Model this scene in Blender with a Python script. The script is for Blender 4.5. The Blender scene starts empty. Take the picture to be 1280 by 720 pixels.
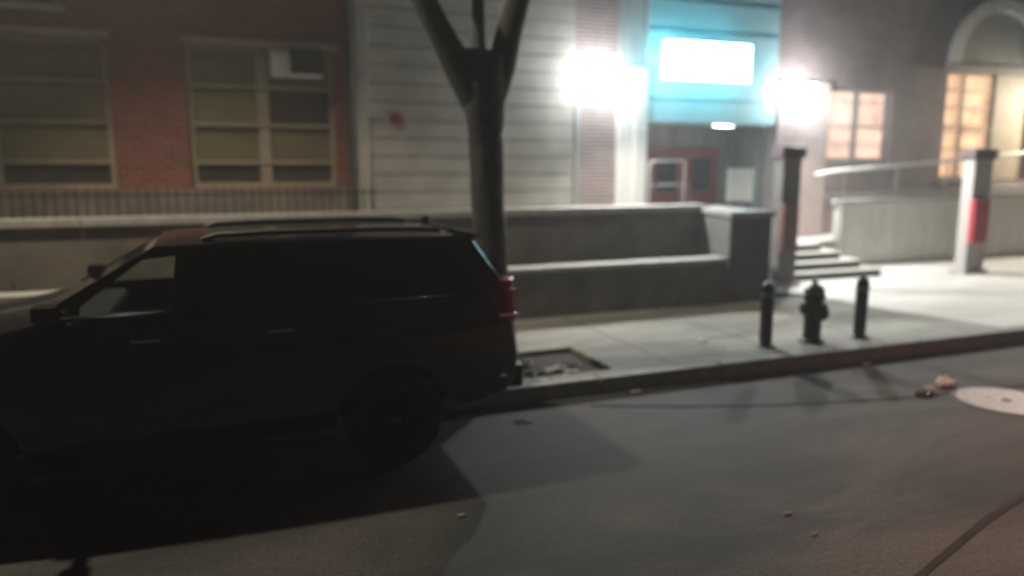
import bpy, bmesh, math, random
from mathutils import Vector, Matrix
random.seed(7)
R = math.radians
S = bpy.context.scene
COL = S.collection

# ------------------------------------------------------------------ camera
cam_d = bpy.data.cameras.new("camera")
cam = bpy.data.objects.new("camera", cam_d)
COL.objects.link(cam)
cam.location = (0, 0, 2.27)
cam.rotation_euler = (R(90) - math.atan(150 / 920), 0, R(-21.4))
cam_d.sensor_width = 36
cam_d.lens = 36 * 920 / 1280
cam_d.clip_end = 500
cam_d.dof.use_dof = True
cam_d.dof.focus_distance = 3.2
cam_d.dof.aperture_fstop = 0.65
S.camera = cam

# ------------------------------------------------------------------ world, exposure
w = bpy.data.worlds.new("World")
S.world = w
w.use_nodes = True
wn = w.node_tree
sky = wn.nodes.new('ShaderNodeTexSky')
sky.sky_type = 'NISHITA'
sky.sun_disc = False
sky.sun_elevation = R(-3)
sky.sun_rotation = R(140)
wn.links.new(sky.outputs[0], wn.nodes['Background'].inputs[0])
wn.nodes['Background'].inputs[1].default_value = 0.07
sd = bpy.data.lights.new("moon", 'SUN')
sd.energy = 0.012
sd.angle = R(0.5)
sd.color = (1.0, .93, .85)
so = bpy.data.objects.new("moon", sd)
so.rotation_euler = (R(42), 0, R(25))
COL.objects.link(so)
S.view_settings.view_transform = 'Standard'
S.view_settings.look = 'None'
S.view_settings.exposure = 0.0
S.view_settings.gamma = 1.0

# ------------------------------------------------------------------ light levels
LAMP_L = 200.0
LAMP_W = 1400.0       # emission of the entrance globes
SIGN_L = 26.0
STREET_W = 2300.0
SODIUM_W = 4500.0
HAZE = 0.0055

# ------------------------------------------------------------------ materials
def mat(name, col, rough=.8, metal=0., emit=None, estr=0., noise=0.25, nscale=3., bump=0., bscale=60., coat=0., trans=0., spec=.5, streak=False):
    m = bpy.data.materials.new(name)
    m.use_nodes = True
    nt = m.node_tree
    b = nt.nodes['Principled BSDF']
    b.inputs['Roughness'].default_value = rough
    b.inputs['Metallic'].default_value = metal
    b.inputs['Coat Weight'].default_value = coat
    b.inputs['Transmission Weight'].default_value = trans
    b.inputs['Specular IOR Level'].default_value = spec
    if emit:
        b.inputs['Emission Color'].default_value = (*emit, 1)
        b.inputs['Emission Strength'].default_value = estr
    geo = nt.nodes.new('ShaderNodeNewGeometry')
    if noise > 0:
        n = nt.nodes.new('ShaderNodeTexNoise')
        n.inputs['Scale'].default_value = nscale
        n.inputs['Detail'].default_value = 7
        n.inputs['Roughness'].default_value = .62
        if streak:
            mp = nt.nodes.new('ShaderNodeMapping')
            mp.inputs['Scale'].default_value = (1.6, 1.6, .22)
            nt.links.new(geo.outputs['Position'], mp.inputs[0])
            nt.links.new(mp.outputs[0], n.inputs['Vector'])
        else:
            nt.links.new(geo.outputs['Position'], n.inputs['Vector'])
        r = nt.nodes.new('ShaderNodeValToRGB')
        r.color_ramp.elements[0].position = .3
        r.color_ramp.elements[1].position = .72
        r.color_ramp.elements[0].color = tuple(c * (1 - noise) for c in col) + (1,)
        r.color_ramp.elements[1].color = tuple(min(1, c * (1 + noise)) for c in col) + (1,)
        nt.links.new(n.outputs['Fac'], r.inputs['Fac'])
        nt.links.new(r.outputs[0], b.inputs['Base Color'])
        if emit and noise > 0:
            nt.links.new(r.outputs[0], b.inputs['Emission Color'])
    else:
        b.inputs['Base Color'].default_value = (*col, 1)
    if bump > 0:
        n2 = nt.nodes.new('ShaderNodeTexNoise')
        n2.inputs['Scale'].default_value = bscale
        n2.inputs['Detail'].default_value = 4
        nt.links.new(geo.outputs['Position'], n2.inputs['Vector'])
        bp = nt.nodes.new('ShaderNodeBump')
        bp.inputs['Strength'].default_value = bump
        bp.inputs['Distance'].default_value = .01
        nt.links.new(n2.outputs['Fac'], bp.inputs['Height'])
        nt.links.new(bp.outputs[0], b.inputs['Normal'])
    return m

def brick_mat(name, c1, c2, mortar, bw=.215, bh=.075, ms=.012):
    m = bpy.data.materials.new(name)
    m.use_nodes = True
    nt = m.node_tree
    N, L = nt.nodes, nt.links
    b = N['Principled BSDF']
    b.inputs['Roughness'].default_value = .85
    geo = N.new('ShaderNodeNewGeometry')
    sx = N.new('ShaderNodeSeparateXYZ')
    L.new(geo.outputs['Position'], sx.inputs[0])
    ad = N.new('ShaderNodeMath')
    ad.operation = 'ADD'
    L.new(sx.outputs[0], ad.inputs[0])
    L.new(sx.outputs[1], ad.inputs[1])
    cx = N.new('ShaderNodeCombineXYZ')
    L.new(ad.outputs[0], cx.inputs[0])
    L.new(sx.outputs[2], cx.inputs[1])
    t = N.new('ShaderNodeTexBrick')
    L.new(cx.outputs[0], t.inputs['Vector'])
    t.inputs['Scale'].default_value = 1
    t.inputs['Brick Width'].default_value = bw
    t.inputs['Row Height'].default_value = bh
    t.inputs['Mortar Size'].default_value = ms
    t.inputs['Mortar Smooth'].default_value = .2
    t.inputs['Color1'].default_value = (*c1, 1)
    t.inputs['Color2'].default_value = (*c2, 1)
    t.inputs['Mortar'].default_value = (*mortar, 1)
    n = N.new('ShaderNodeTexNoise')
    n.inputs['Scale'].default_value = 1.7
    n.inputs['Detail'].default_value = 6
    L.new(geo.outputs['Position'], n.inputs['Vector'])
    mr = N.new('ShaderNodeMapRange')
    mr.inputs['To Min'].default_value = .55
    mr.inputs['To Max'].default_value = 1.35
    L.new(n.outputs['Fac'], mr.inputs['Value'])
    mx = N.new('ShaderNodeMix')
    mx.data_type = 'RGBA'
    mx.blend_type = 'MULTIPLY'
    mx.inputs['Factor'].default_value = 1
    L.new(t.outputs['Color'], mx.inputs['A'])
    L.new(mr.outputs[0], mx.inputs['B'])
    L.new(mx.outputs['Result'], b.inputs['Base Color'])
    bp = N.new('ShaderNodeBump')
    bp.inputs['Strength'].default_value = .8
    bp.inputs['Distance'].default_value = .008
    bp.invert = True
    L.new(t.outputs['Fac'], bp.inputs['Height'])
    L.new(bp.outputs[0], b.inputs['Normal'])
    return m

def ground_mat(name, base, dark, light, rough, joint=None, bump=.5, spec=.4):
    """asphalt or paving: broad blotches, worn patches, grains, optional joints (size, colour)"""
    m = bpy.data.materials.new(name)
    m.use_nodes = True
    nt = m.node_tree
    N, L = nt.nodes, nt.links
    b = N['Principled BSDF']
    b.inputs['Specular IOR Level'].default_value = spec
    geo = N.new('ShaderNodeNewGeometry')
    mp = N.new('ShaderNodeMapping')
    mp.inputs['Scale'].default_value = (.35, 1., 1.)     # wear drawn out along the street
    L.new(geo.outputs['Position'], mp.inputs[0])
    n1 = N.new('ShaderNodeTexNoise')
    n1.inputs['Scale'].default_value = 1.1
    n1.inputs['Detail'].default_value = 8
    n1.inputs['Roughness'].default_value = .6
    n1.inputs['Distortion'].default_value = .6
    L.new(mp.outputs[0], n1.inputs['Vector'])
    r = N.new('ShaderNodeValToRGB')
    e = r.color_ramp.elements
    e[0].position, e[0].color = .38, (*dark, 1)
    e[1].position, e[1].color = .64, (*light, 1)
    k = e.new(.5)
    k.color = (*base, 1)
    L.new(n1.outputs['Fac'], r.inputs['Fac'])
    n2 = N.new('ShaderNodeTexNoise')
    n2.inputs['Scale'].default_value = 32
    n2.inputs['Detail'].default_value = 5
    n2.inputs['Roughness'].default_value = .8
    L.new(geo.outputs['Position'], n2.inputs['Vector'])
    mr = N.new('ShaderNodeMapRange')
    mr.inputs['From Min'].default_value = .25
    mr.inputs['From Max'].default_value = .75
    mr.inputs['To Min'].default_value = .35
    mr.inputs['To Max'].default_value = 1.7
    L.new(n2.outputs['Fac'], mr.inputs['Value'])
    mx = N.new('ShaderNodeMix')
    mx.data_type = 'RGBA'
    mx.blend_type = 'MULTIPLY'
    mx.inputs['Factor'].default_value = 1
    L.new(r.outputs[0], mx.inputs['A'])
    L.new(mr.outputs[0], mx.inputs['B'])
    out = mx.outputs['Result']
    hgt = n2.outputs['Fac']
    if joint:
        t = N.new('ShaderNodeTexBrick')
        t.offset = 0
        t.inputs['Scale'].default_value = 1
        t.inputs['Brick Width'].default_value = joint[0]
        t.inputs['Row Height'].default_value = joint[1]
        t.inputs['Mortar Size'].default_value = .02
        t.inputs['Color1'].default_value = (1, 1, 1, 1)
        t.inputs['Color2'].default_value = (.86, .86, .86, 1)
        t.inputs['Mortar'].default_value = (.35, .34, .32, 1)
        L.new(geo.outputs['Position'], t.inputs['Vector'])
        mx2 = N.new('ShaderNodeMix')
        mx2.data_type = 'RGBA'
        mx2.blend_type = 'MULTIPLY'
        mx2.inputs['Factor'].default_value = 1
        L.new(out, mx2.inputs['A'])
        L.new(t.outputs['Color'], mx2.inputs['B'])
        out = mx2.outputs['Result']
    L.new(out, b.inputs['Base Color'])
    rr = N.new('ShaderNodeMapRange')
    rr.inputs['To Min'].default_value = rough - .15
    rr.inputs['To Max'].default_value = rough + .15
    L.new(n1.outputs['Fac'], rr.inputs['Value'])
    L.new(rr.outputs[0], b.inputs['Roughness'])
    bp = N.new('ShaderNodeBump')
    bp.inputs['Strength'].default_value = bump
    bp.inputs['Distance'].default_value = .006
    L.new(hgt, bp.inputs['Height'])
    L.new(bp.outputs[0], b.inputs['Normal'])
    return m

M = dict(
    asphalt=ground_mat('asphalt', (.045, .043, .041), (.02, .02, .02), (.085, .081, .076), .8, spec=.3),
    tar=mat('tar', (.04, .0385, .037), .95, bump=.4, spec=.1),
    sidewalk=ground_mat('sidewalk_concrete', (.27, .26, .235), (.16, .15, .135), (.35, .34, .31), .85, (1.5, 1.5), .3),
    plaza=ground_mat('plaza_concrete', (.5, .49, .47), (.42, .41, .4), (.56, .55, .53), .7, (3., 3.), .2),
    kerb=mat('kerb_granite', (.24, .235, .23), .8, nscale=9, bump=.4),
    concrete=mat('wall_concrete', (.155, .135, .11), .9, nscale=1.6, noise=.38, bump=.35, bscale=30),
    darkconc=mat('dark_concrete', (.10, .11, .11), .9, nscale=1.6, noise=.3, bump=.35, bscale=30),  # wall concrete darkened to hold the shade on the end pier
    coping=mat('coping_stone', (.36, .35, .33), .8, nscale=5, noise=.2, bump=.3),
    soil=mat('planting_soil', (.05, .04, .03), .95, nscale=8, noise=.5, bump=1, bscale=25),
    leaf=mat('ground_leaves', (.05, .055, .03), .7, nscale=14, noise=.5),
    pitsoil=mat('pit_soil', (.035, .03, .025), .95, nscale=9, noise=.5, bump=1, bscale=30),
    brick=brick_mat('red_brick', (.20, .042, .028), (.11, .026, .018), (.24, .13, .09)),
    brick2=brick_mat('purple_brick', (.22, .12, .11), (.14, .08, .08), (.42, .40, .38)),
    brick3=brick_mat('pale_mortar_brick', (.30, .14, .12), (.22, .10, .09), (.62, .58, .55), ms=.018),
    stone=mat('limestone', (.37, .35, .31), .85, nscale=1.4, noise=.22, bump=.25, bscale=40),
    stone_dark=mat('joint_backing', (.10, .10, .095), .9),
    white_stone=mat('white_pilaster_stone', (.66, .65, .61), .8, noise=0.15, streak=True, bump=.2),
    teal=mat('teal_panel', (.34, .54, .58), .55, noise=.10, nscale=1.2),  # cyan glare round the sign is put into this colour
    tealtrim=mat('teal_trim', (.10, .25, .29), .5, noise=.1),
    grey=mat('grey_render', (.30, .31, .30), .8, noise=0.28, streak=True),
    doorred=mat('red_door_paint', (.28, .07, .075), .45, noise=.15),
    paper=mat('white_paper', (.75, .75, .74), .7, noise=.06),
    glass=mat('clear_glass', (.9, .95, .93), .02, noise=0, trans=1.),
    khaki=mat('khaki_blind', (.20, .17, .085), .5, nscale=1.3, noise=.25, coat=.25),
    khaki2=mat('khaki_blind_faded', (.15, .125, .065), .5, nscale=1.3, noise=.25, coat=.25),
    khakidark=mat('dusty_dark_pane', (.05, .044, .028), .3, nscale=1.3, noise=.35, coat=.4),
    frame=mat('tan_window_frame', (.30, .26, .18), .55, noise=.2),
    darkwin=mat('dark_glass', (.012, .013, .016), .12, noise=0),
    lit=mat('lit_curtain', (.75, .45, .27), .8, emit=(1., .60, .36), estr=1.1, noise=.33, nscale=1.6),
    lit2=mat('lit_curtain_pink', (.75, .50, .39), .8, emit=(1., .68, .54), estr=1.2, noise=.33, nscale=1.6),
    whiteframe=mat('pale_window_frame', (.45, .40, .36), .5, noise=.1),
    beige=mat('beige_panel', (.42, .36, .27), .7, noise=.15),
    tymp=mat('tympanum_plaster', (.27, .265, .23), .8, noise=.25, nscale=1.),
    iron=mat('black_iron', (.018, .02, .022), .45, metal=.3, noise=.3, bump=.2),
    pipe=mat('brown_pipe', (.045, .04, .035), .6, noise=.3),
    steel=mat('galvanised_rail', (.6, .6, .6), .4, metal=.3, noise=.1),
    globe=mat('lamp_globe', (1, 1, 1), .4, emit=(.90, .97, 1.), estr=LAMP_L, noise=0),
    sign=mat('sign_face', (1, 1, 1), .4, emit=(.36, .86, 1.), estr=SIGN_L, noise=0),
    down=mat('downlight_lens', (1, 1, 1), .4, emit=(.9, 1., 1.), estr=14, noise=0),
    led=mat('led_lens', (1, 1, 1), .4, emit=(.95, .97, 1.), estr=60, noise=0),
    sodium=mat('sodium_lens', (1, .7, .4), .4, emit=(1., .40, .12), estr=25, noise=0),
    bark=mat('bark', (.04, .042, .043), .9, nscale=6, noise=.45, bump=1., bscale=22),
    leaves=mat('tree_leaves', (.05, .07, .025), .7, nscale=4, noise=.4),
    paint=mat('black_car_paint', (.005, .0055, .007), .2, noise=0, coat=.5),
    trim=mat('black_plastic', (.012, .012, .012), .6, noise=.2),
    tint=mat('tinted_glass', (.004, .005, .006), .06, noise=0),
    cabin=mat('cabin_cloth', (.02, .02, .02), .9, noise=.2),
    tyre=mat('tyre_rubber', (.015, .015, .015), .85, noise=.2),
    rim=mat('dull_alloy', (.2, .2, .21), .35, metal=.9, noise=.15),
    chrome=mat('chrome', (.75, .76, .78), .12, metal=1., noise=0),
    tail=mat('tail_lamp_red', (.30, .01, .012), .15, noise=0, coat=.8),
    amber=mat('amber_lens', (.7, .28, .03), .2, noise=0, coat=.6),
    headlens=mat('clear_lens', (.6, .62, .64), .1, metal=.5, noise=0),
    plate=mat('plate_white', (.62, .6, .5), .5, noise=.05),
    manhole=mat('worn_cast_iron', (.33, .32, .34), .55, metal=.2, nscale=12, noise=.25),
    manholerim=mat('cast_iron_rim', (.07, .07, .07), .6, metal=.4),
    acwhite=mat('ac_white', (.88, .88, .86), .6, noise=.06),
    acdark=mat('ac_dark', (.012, .016, .022), .6, noise=.2),
    bellred=mat('bell_red', (.22, .05, .045), .4, noise=.1),
    kioskred=mat('red_cabinet', (.42, .03, .055), .45, noise=.1),
    kioskcap=mat('maroon_cap', (.075, .035, .05), .5, noise=.1),
    kioskpale=mat('pale_shaft', (.42, .39, .37), .7, noise=.1),
    riser=mat('brown_riser', (.09, .065, .05), .85, noise=.3),
    signside=mat('sign_side_glow', (.3, .8, .9), .4, emit=(.25, .85, 1.), estr=11., noise=0),
    dullshaft=mat('dull_shaft', (.13, .12, .115), .8, noise=.2),
    dullred=mat('faded_red', (.13, .05, .045), .6, noise=.2),  # duller, darker copy of the cabinet red, left pillar only
    scrap=mat('dirty_paper', (.35, .34, .32), .9, noise=.2),
    rag=mat('litter_cloth', (.75, .73, .70), .9, noise=.15),
    bag=mat('black_bag', (.02, .02, .022), .35, noise=.2),
    silver=mat('hydrant_silver', (.22, .24, .26), .45, metal=.5, noise=.2),
)

# ------------------------------------------------------------------ mesh helpers
class MB:
    def __init__(s):
        s.bm = bmesh.new()
    def box(s, x0, x1, y0, y1, z0, z1, bev=0):
        r = bmesh.ops.create_cube(s.bm, size=1)
        for v in r['verts']:
            v.co = Vector(((x0 + x1) / 2 + v.co.x * (x1 - x0), (y0 + y1) / 2 + v.co.y * (y1 - y0), (z0 + z1) / 2 + v.co.z * (z1 - z0)))
        if bev:
            es = {e for v in r['verts'] for e in v.link_edges}
            bmesh.ops.bevel(s.bm, geom=list(es), offset=bev, segments=2, affect='EDGES', profile=.6)
        return s
    def tube(s, pts, rad, seg=12, cap=True, jit=0.):
        pts = [Vector(p) for p in pts]
        if not hasattr(rad, '__len__'):
            rad = [rad] * len(pts)
        rings = []
        for i, p in enumerate(pts):
            a = pts[max(i - 1, 0)]
            b = pts[min(i + 1, len(pts) - 1)]
            d = (b - a).normalized()
            ref = Vector((0, 0, 1)) if abs(d.z) < .9 else Vector((1, 0, 0))
            u = d.cross(ref).normalized()
            v = d.cross(u)
            rings.append([s.bm.verts.new(p + (u * math.cos(t) + v * math.sin(t)) * rad[i] * (1 + random.uniform(-jit, jit))) for t in [2 * math.pi * k / seg for k in range(seg)]])
        for r0, r1 in zip(rings, rings[1:]):
            for k in range(seg):
                s.bm.faces.new((r0[k], r0[(k + 1) % seg], r1[(k + 1) % seg], r1[k]))
        if cap:
            s.bm.faces.new(rings[0][::-1])
            s.bm.faces.new(rings[-1])
        return s
    def lathe(s, c, prof, seg=20, axis='z'):
        """prof: (radius, height) pairs around an axis through c"""
        c = Vector(c)
        rings = []
        for r, h in prof:
            ring = []
            for k in range(seg):
                t = 2 * math.pi * k / seg
                a, b = r * math.cos(t), r * math.sin(t)
                o = {'z': (a, b, h), 'y': (a, h, b), 'x': (h, a, b)}[axis]
                ring.append(s.bm.verts.new(c + Vector(o)))
            rings.append(ring)
        for r0, r1 in zip(rings, rings[1:]):
            for k in range(seg):
                s.bm.faces.new((r0[k], r0[(k + 1) % seg], r1[(k + 1) % seg], r1[k]))
        s.bm.faces.new(rings[0][::-1])
        s.bm.faces.new(rings[-1])
        return s
    def prism(s, pts, off):
        """closed polygon of 3-D points pushed along off"""
        off = Vector(off)
        a = [s.bm.verts.new(Vector(p)) for p in pts]
        b = [s.bm.verts.new(Vector(p) + off) for p in pts]
        s.bm.faces.new(a)
        s.bm.faces.new(b[::-1])
        n = len(pts)
        for k in range(n):
            s.bm.faces.new((a[k], a[(k + 1) % n], b[(k + 1) % n], b[k]))
        return s
    def build(s, name, m, parent=None, smooth=False, bevel=0):
        bmesh.ops.recalc_face_normals(s.bm, faces=s.bm.faces)
        me = bpy.data.meshes.new(name)
        loc = Vector((0, 0, 0))
        if parent is not None:
            p = parent
            while p is not None:
                loc += p.location
                p = p.parent
            bmesh.ops.translate(s.bm, verts=s.bm.verts, vec=-loc)
        s.bm.to_mesh(me)
        s.bm.free()
        me.materials.append(m)
        o = bpy.data.objects.new(name, me)
        COL.objects.link(o)
        if parent is not None:
            o.parent = parent
        if smooth:
            for p in me.polygons:
                p.use_smooth = True
            me.set_sharp_from_angle(angle=R(40))
        if bevel:
            bv = o.modifiers.new('bevel', 'BEVEL')
            bv.width = bevel
            bv.segments = 2
            bv.limit_method = 'ANGLE'
        return o

def tag(o, label=None, cat=None, group=None, kind=None):
    if label: o['label'] = label
    if cat: o['category'] = cat
    if group: o['group'] = group
    if kind: o['kind'] = kind
    return o

def thing(name, loc, label, cat, group=None):
    o = bpy.data.objects.new(name, None)
    o.empty_display_size = .2
    COL.objects.link(o)
    o.location = loc
    return tag(o, label, cat, group)

def copy_tree(o, parent=None):
    c = o.copy()
    COL.objects.link(c)
    c.parent = parent
    for ch in list(o.children):
        copy_tree(ch, c)
    return c

def struct(name, mb, m, **k):
    return tag(mb.build(name, m, **k), label=None, kind='structure')

# ------------------------------------------------------------------ the ground
struct('ground', MB().box(-90, 120, -60, 120, -.3, -.02), M['asphalt'])
struct('road', MB().box(-60, 80, -20, 6.42, -.019, 0), M['asphalt'])
# parking bay cut back into the sidewalk, left of the tree pit
struct('parking_bay', MB().box(-60, 2.0, 6.421, 7.33, -.019, 0), M['asphalt'])
m_ = MB()
for i in range(26):            # kerb stones along the street, from the bay corner to the right
    x0 = 2.0 + i * 1.5
    m_.box(x0, x0 + 1.48, 6.42 + random.uniform(-.004, .004), 6.57, -.1, .16 + random.uniform(-.005, .003), .014)
for i in range(30):            # and along the back of the bay
    x1 = 1.70 - i * 1.5
    m_.box(x1 - 1.492, x1, 7.33, 7.48, -.1, .16, .012)
m_.prism([(2.0, 6.42, -.1), (2.0, 6.57, -.1), (1.72, 7.47, -.1), (1.58, 7.40, -.1), (1.85, 6.5, -.1)], (0, 0, .26))
struct('kerb', m_, M['kerb'])
# sidewalk with the hole of the tree pit
PX0, PX1, PY0, PY1 = 2.45, 3.78, 6.68, 7.72
m_ = MB()
m_.box(-60, 2.0, 7.481, 9.445, -.1, .156)
m_.prism([(2.001, 6.575, -.1), (2.001, 7.49, -.1), (1.735, 7.49, -.1)], (0, 0, .256))
m_.box(2.002, PX0, 6.571, 9.445, -.1, .156)
m_.box(PX0, PX1, 6.571, PY0, -.1, .156)
m_.box(PX0, PX1, PY1, 9.445, -.1, .156)
m_.prism([(PX1, 6.571, -.1), (9.62, 6.571, -.1), (9.0, 9.445, -.1), (PX1, 9.445, -.1)], (0, 0, .256))
struct('sidewalk', m_, M['sidewalk'])
struct('tree_pit', MB().box(PX0, PX1, PY0, PY1, -.05, .10), M['pitsoil'])
struct('plaza', MB().prism([(9.63, 6.571, -.1), (60, 6.571, -.1), (60, 13, -.1), (8.26, 13, -.1)], (0, 0, .262)), M['plaza'])

# narrow dark lines running across the road
def seam(pts, wd):
    mb = MB()
    top = [(x, y + wd * (.7 + .6 * random.random()), .001) for x, y in pts]
    bot = [(x, y - wd * (.7 + .6 * random.random()), .001) for x, y in pts]
    mb.prism(top + bot[::-1], (0, 0, .003))
    return mb
struct('road_seam', seam([(3.2, 6.1), (4.0, 5.75), (4.9, 5.45), (6.0, 5.2), (7.4, 5.05), (9.0, 5.0)], .022), M['tar'])
struct('road_seam', seam([(1.5, 1.9), (3.0, 2.55), (4.5, 3.05), (6.5, 3.6), (9.5, 4.1)], .022), M['tar'])

# ------------------------------------------------------------------ garden walls
def wall_run(label, x0, x1, y0, y1, z0, z1, over, step=1.35, cp=.07):
    t = thing('garden_wall', ((x0 + x1) / 2, y0, 0), label, 'wall')
    MB().box(x0, x1, y0, y1, z0, z1 - cp).build('wall_body', M['concrete'], t, bevel=.01)
    mb = MB()
    x = x0
    while x < x1 - .01:
        xe = min(x + step, x1)
        dz = random.uniform(-.004, .004)
        mb.box(x, xe - .008, y0 - over, y1 + over, z1 - cp + .001, z1 + dz, .01)
        x = xe
    mb.build('coping', M['coping'], t)
    return t
wall_run('low grey concrete wall with pale coping along the back of the sidewalk', -16, 7.35, 9.45, 9.72, 0, .88, .03)
wall_run('tall concrete retaining wall with projecting coping behind the low wall', -16, 7.95, 10.9, 11.15, 0, 1.63, .06, 1.1, .11)
t = thing('stone_pier', (8.0, 9.45, 0), 'plain dark concrete end pier closing the right end of the low wall', 'pier')
MB().prism([(7.36, 9.44, 0), (8.16, 9.44, 0), (8.36, 11.16, 0), (7.96, 11.16, 0)], (0, 0, 1.5)).build('pier_body', M['darkconc'], t, bevel=.015)
MB().prism([(7.33, 9.40, 1.501), (8.20, 9.40, 1.501), (8.40, 11.20, 1.501), (7.93, 11.20, 1.501)], (0, 0, .09)).build('coping', M['kerb'], t, bevel=.01)
t = thing('picket_railing', (-6.8, 11.02, 1.63), 'low dark iron picket railing on the retaining wall before the khaki windows', 'railing')
mb = MB()
for i in range(150):
    x = -15.8 + i * .12
    mb.box(x - .008, x + .008, 11.012, 11.028, 1.632, 2.0)
mb.build('pickets', M['iron'], t)
MB().box(-15.9, 2.15, 11.0, 11.04, 1.90, 1.925).build('rail', M['iron'], t)
struct('planting_bed', MB().box(-16, 7.35, 9.721, 10.899, .0, .66), M['soil'])
# ivy scraps in the bed
mb = MB()
for i in range(2600):
    x = random.uniform(-6, 7.25)
    y = random.uniform(9.8, 10.85)
    z = .66 + random.random() ** 2 * .13
    a = random.uniform(0, 6.28)
    s_ = random.uniform(.02, .05)
    tl = random.uniform(-.03, .03)
    p = [(x + s_ * math.cos(a + k * 1.57), y + s_ * math.sin(a + k * 1.57), z + tl * (1 if k < 2 else -1)) for k in range(4)]
    mb.bm.faces.new([mb.bm.verts.new(q) for q in p])
tag(mb.build('ground_cover', M['leaf']), 'low dark ground cover growing in the bed between the two walls', 'ground cover', kind='stuff')
struct('landing', MB().box(-16, 8.7, 11.151, 12.999, .0, .74).box(8.7, 12.2, 12.08, 12.999, .0, .74), M['plaza'])
struct('ramp', MB().prism([(12.2, 12.33, 0), (12.2, 12.33, .74), (26, 12.33, 1.5), (26, 12.33, 0)], (0, .669, 0)), M['plaza'])

# steps wrapping round the landing corner
t = thing('entrance_steps', (11.2, 11.0, .16), 'four wide brown faced stone steps with pale worn nosings', 'steps')
nst = 4
for i in range(nst):
    d = .30 * (nst - 1 - i)
    z0, z1 = .16 + .145 * i, .16 + .145 * (i + 1)
    yb = 12.09 if i == nst - 1 else 12.09
    MB().prism([(9.2, yb - .02, z0 + .002), (9.2, 11.72 - d, z0 + .002), (11.4 + d * .8, 11.72 - d, z0 + .002), (11.55 + d * .8, yb - .02, z0 + .002)], (0, 0, .105 if i else .105)).build('riser', M['riser'], t, bevel=.006)
    MB().prism([(9.19, yb - .02, z0 + .108), (9.19, 11.69 - d, z0 + .108), (11.43 + d * .8, 11.69 - d, z0 + .108), (11.58 + d * .8, yb - .02, z0 + .108)], (0, 0, .036)).build('tread', M['coping'], t, bevel=.008)

# ramp wall on the right with its rails
t = thing('ramp_wall', (18, 12.1, 0), 'long white rendered ramp wall with steel handrails right of the steps', 'wall')
MB().prism([(12.3, 12.1, .0), (12.3, 12.1, 1.5), (26, 12.1, 1.75), (26, 12.1, 0)], (0, .22, 0)).build('wall_body', M['white_stone'], t)
MB().prism([(12.26, 12.05, 1.502), (12.26, 12.05, 1.585), (26, 12.05, 1.835), (26, 12.05, 1.753)], (0, .32, 0)).build('coping', M['coping'], t, bevel=.01)
t2 = t
rail = [(12.1, 12.2, 2.2), (14.5, 12.2, 2.36), (18, 12.2, 2.62), (26, 12.2, 2.9)]
MB().tube([(11.6, 12.2, 2.12)] + rail, .04).build('handrail', M['steel'], t2, smooth=True)
MB().tube([(11.9, 12.2, 1.70), (14.5, 12.2, 1.76), (18, 12.2, 1.83), (26, 12.2, 2.03)], .032).build('handrail', M['steel'], t2, smooth=True)
for i in range(9):
    x = 12.4 + i * 1.5
    f = (x - 12.3) / 13.7
    zt = 2.2 + (x - 12.1) * .07 if x < 18 else 2.62 + (x - 18) * .035
    MB().tube([(x, 12.2, 1.55 + .25 * f), (x, 12.2, zt)], .016, 8).build('post', M['steel'], t2, smooth=True)

def landing_rail(x0, x1, y, z0, lab):
    t = thing('handrail', ((x0 + x1) / 2, y, z0), lab, 'railing')
    MB().tube([(x0, y, z0 + .02), (x0, y, z0 + 1.6), (x0 + .05, y, z0 + 1.66), (x1 - .05, y, z0 + 1.68), (x1, y, z0 + 1.62), (x1, y, z0 + .02)], .014).build('top_rail', M['steel'], t, smooth=True)
    MB().tube([(x0, y, z0 + 1.2), (x1, y, z0 + 1.22)], .012).build('lower_rail', M['steel'], t, smooth=True)
    return t
landing_rail(7.7, 8.5, 12.4, .74, 'short bright steel handrail in front of the teal entrance')

# ------------------------------------------------------------------ left brick building
def frame_mb(x0, x1, z0, z1, y, vs, hs, bw=.07, dp=.08):
    mb = MB()
    mb.box(x0, x0 + bw, y, y + dp, z0, z1)
    mb.box(x1 - bw, x1, y, y + dp, z0, z1)
    mb.box(x0 + bw + .0005, x1 - bw - .0005, y + .001, y + dp - .001, z1 - bw, z1 - .001)
    mb.box(x0 + bw + .0005, x1 - bw - .0005, y + .001, y + dp - .001, z0 + .001, z0 + bw)
    for vx, vw in vs:
        mb.box(vx - vw / 2, vx + vw / 2, y + .003, y + dp - .003, z0 + bw, z1 - bw)
    for hz, hw in hs:
        mb.box(x0 + bw, x1 - bw, y - .025, y + dp - .005, hz - hw / 2, hz + hw / 2)
    return mb

FY = 13.0
def wall_with_holes(xa, xb, za, zb, holes, m, parent, name='wall', y0=FY, y1=None):
    """wall slab split into boxes round rectangular openings (x0,x1,z0,z1)"""
    y1 = y1 or y0 + .35
    xs = sorted({xa, xb, *[h[0] for h in holes], *[h[1] for h in holes]})
    mb = MB()
    for a, b in zip(xs, xs[1:]):
        hh = sorted([h for h in holes if h[0] <= a + 1e-6 and h[1] >= b - 1e-6], key=lambda h: h[2])
        z = za
        for h in hh:
            if h[2] > z: mb.box(a, b, y0, y1, z, h[2])
            z = h[3]
        if z < zb: mb.box(a, b, y0, y1, z, zb)
    bmesh.ops.remove_doubles(mb.bm, verts=mb.bm.verts, dist=.0005)
    # drop the internal faces that two neighbouring boxes share
    seen = {}
    for f in mb.bm.faces:
        c = f.calc_center_median()
        seen.setdefault((round(c.x, 3), round(c.y, 3), round(c.z, 3)), []).append(f)
    kill = [f for fs in seen.values() if len(fs) > 1 for f in fs]
    bmesh.ops.delete(mb.bm, geom=kill, context='FACES')
    return mb.build(name, m, parent)

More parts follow.
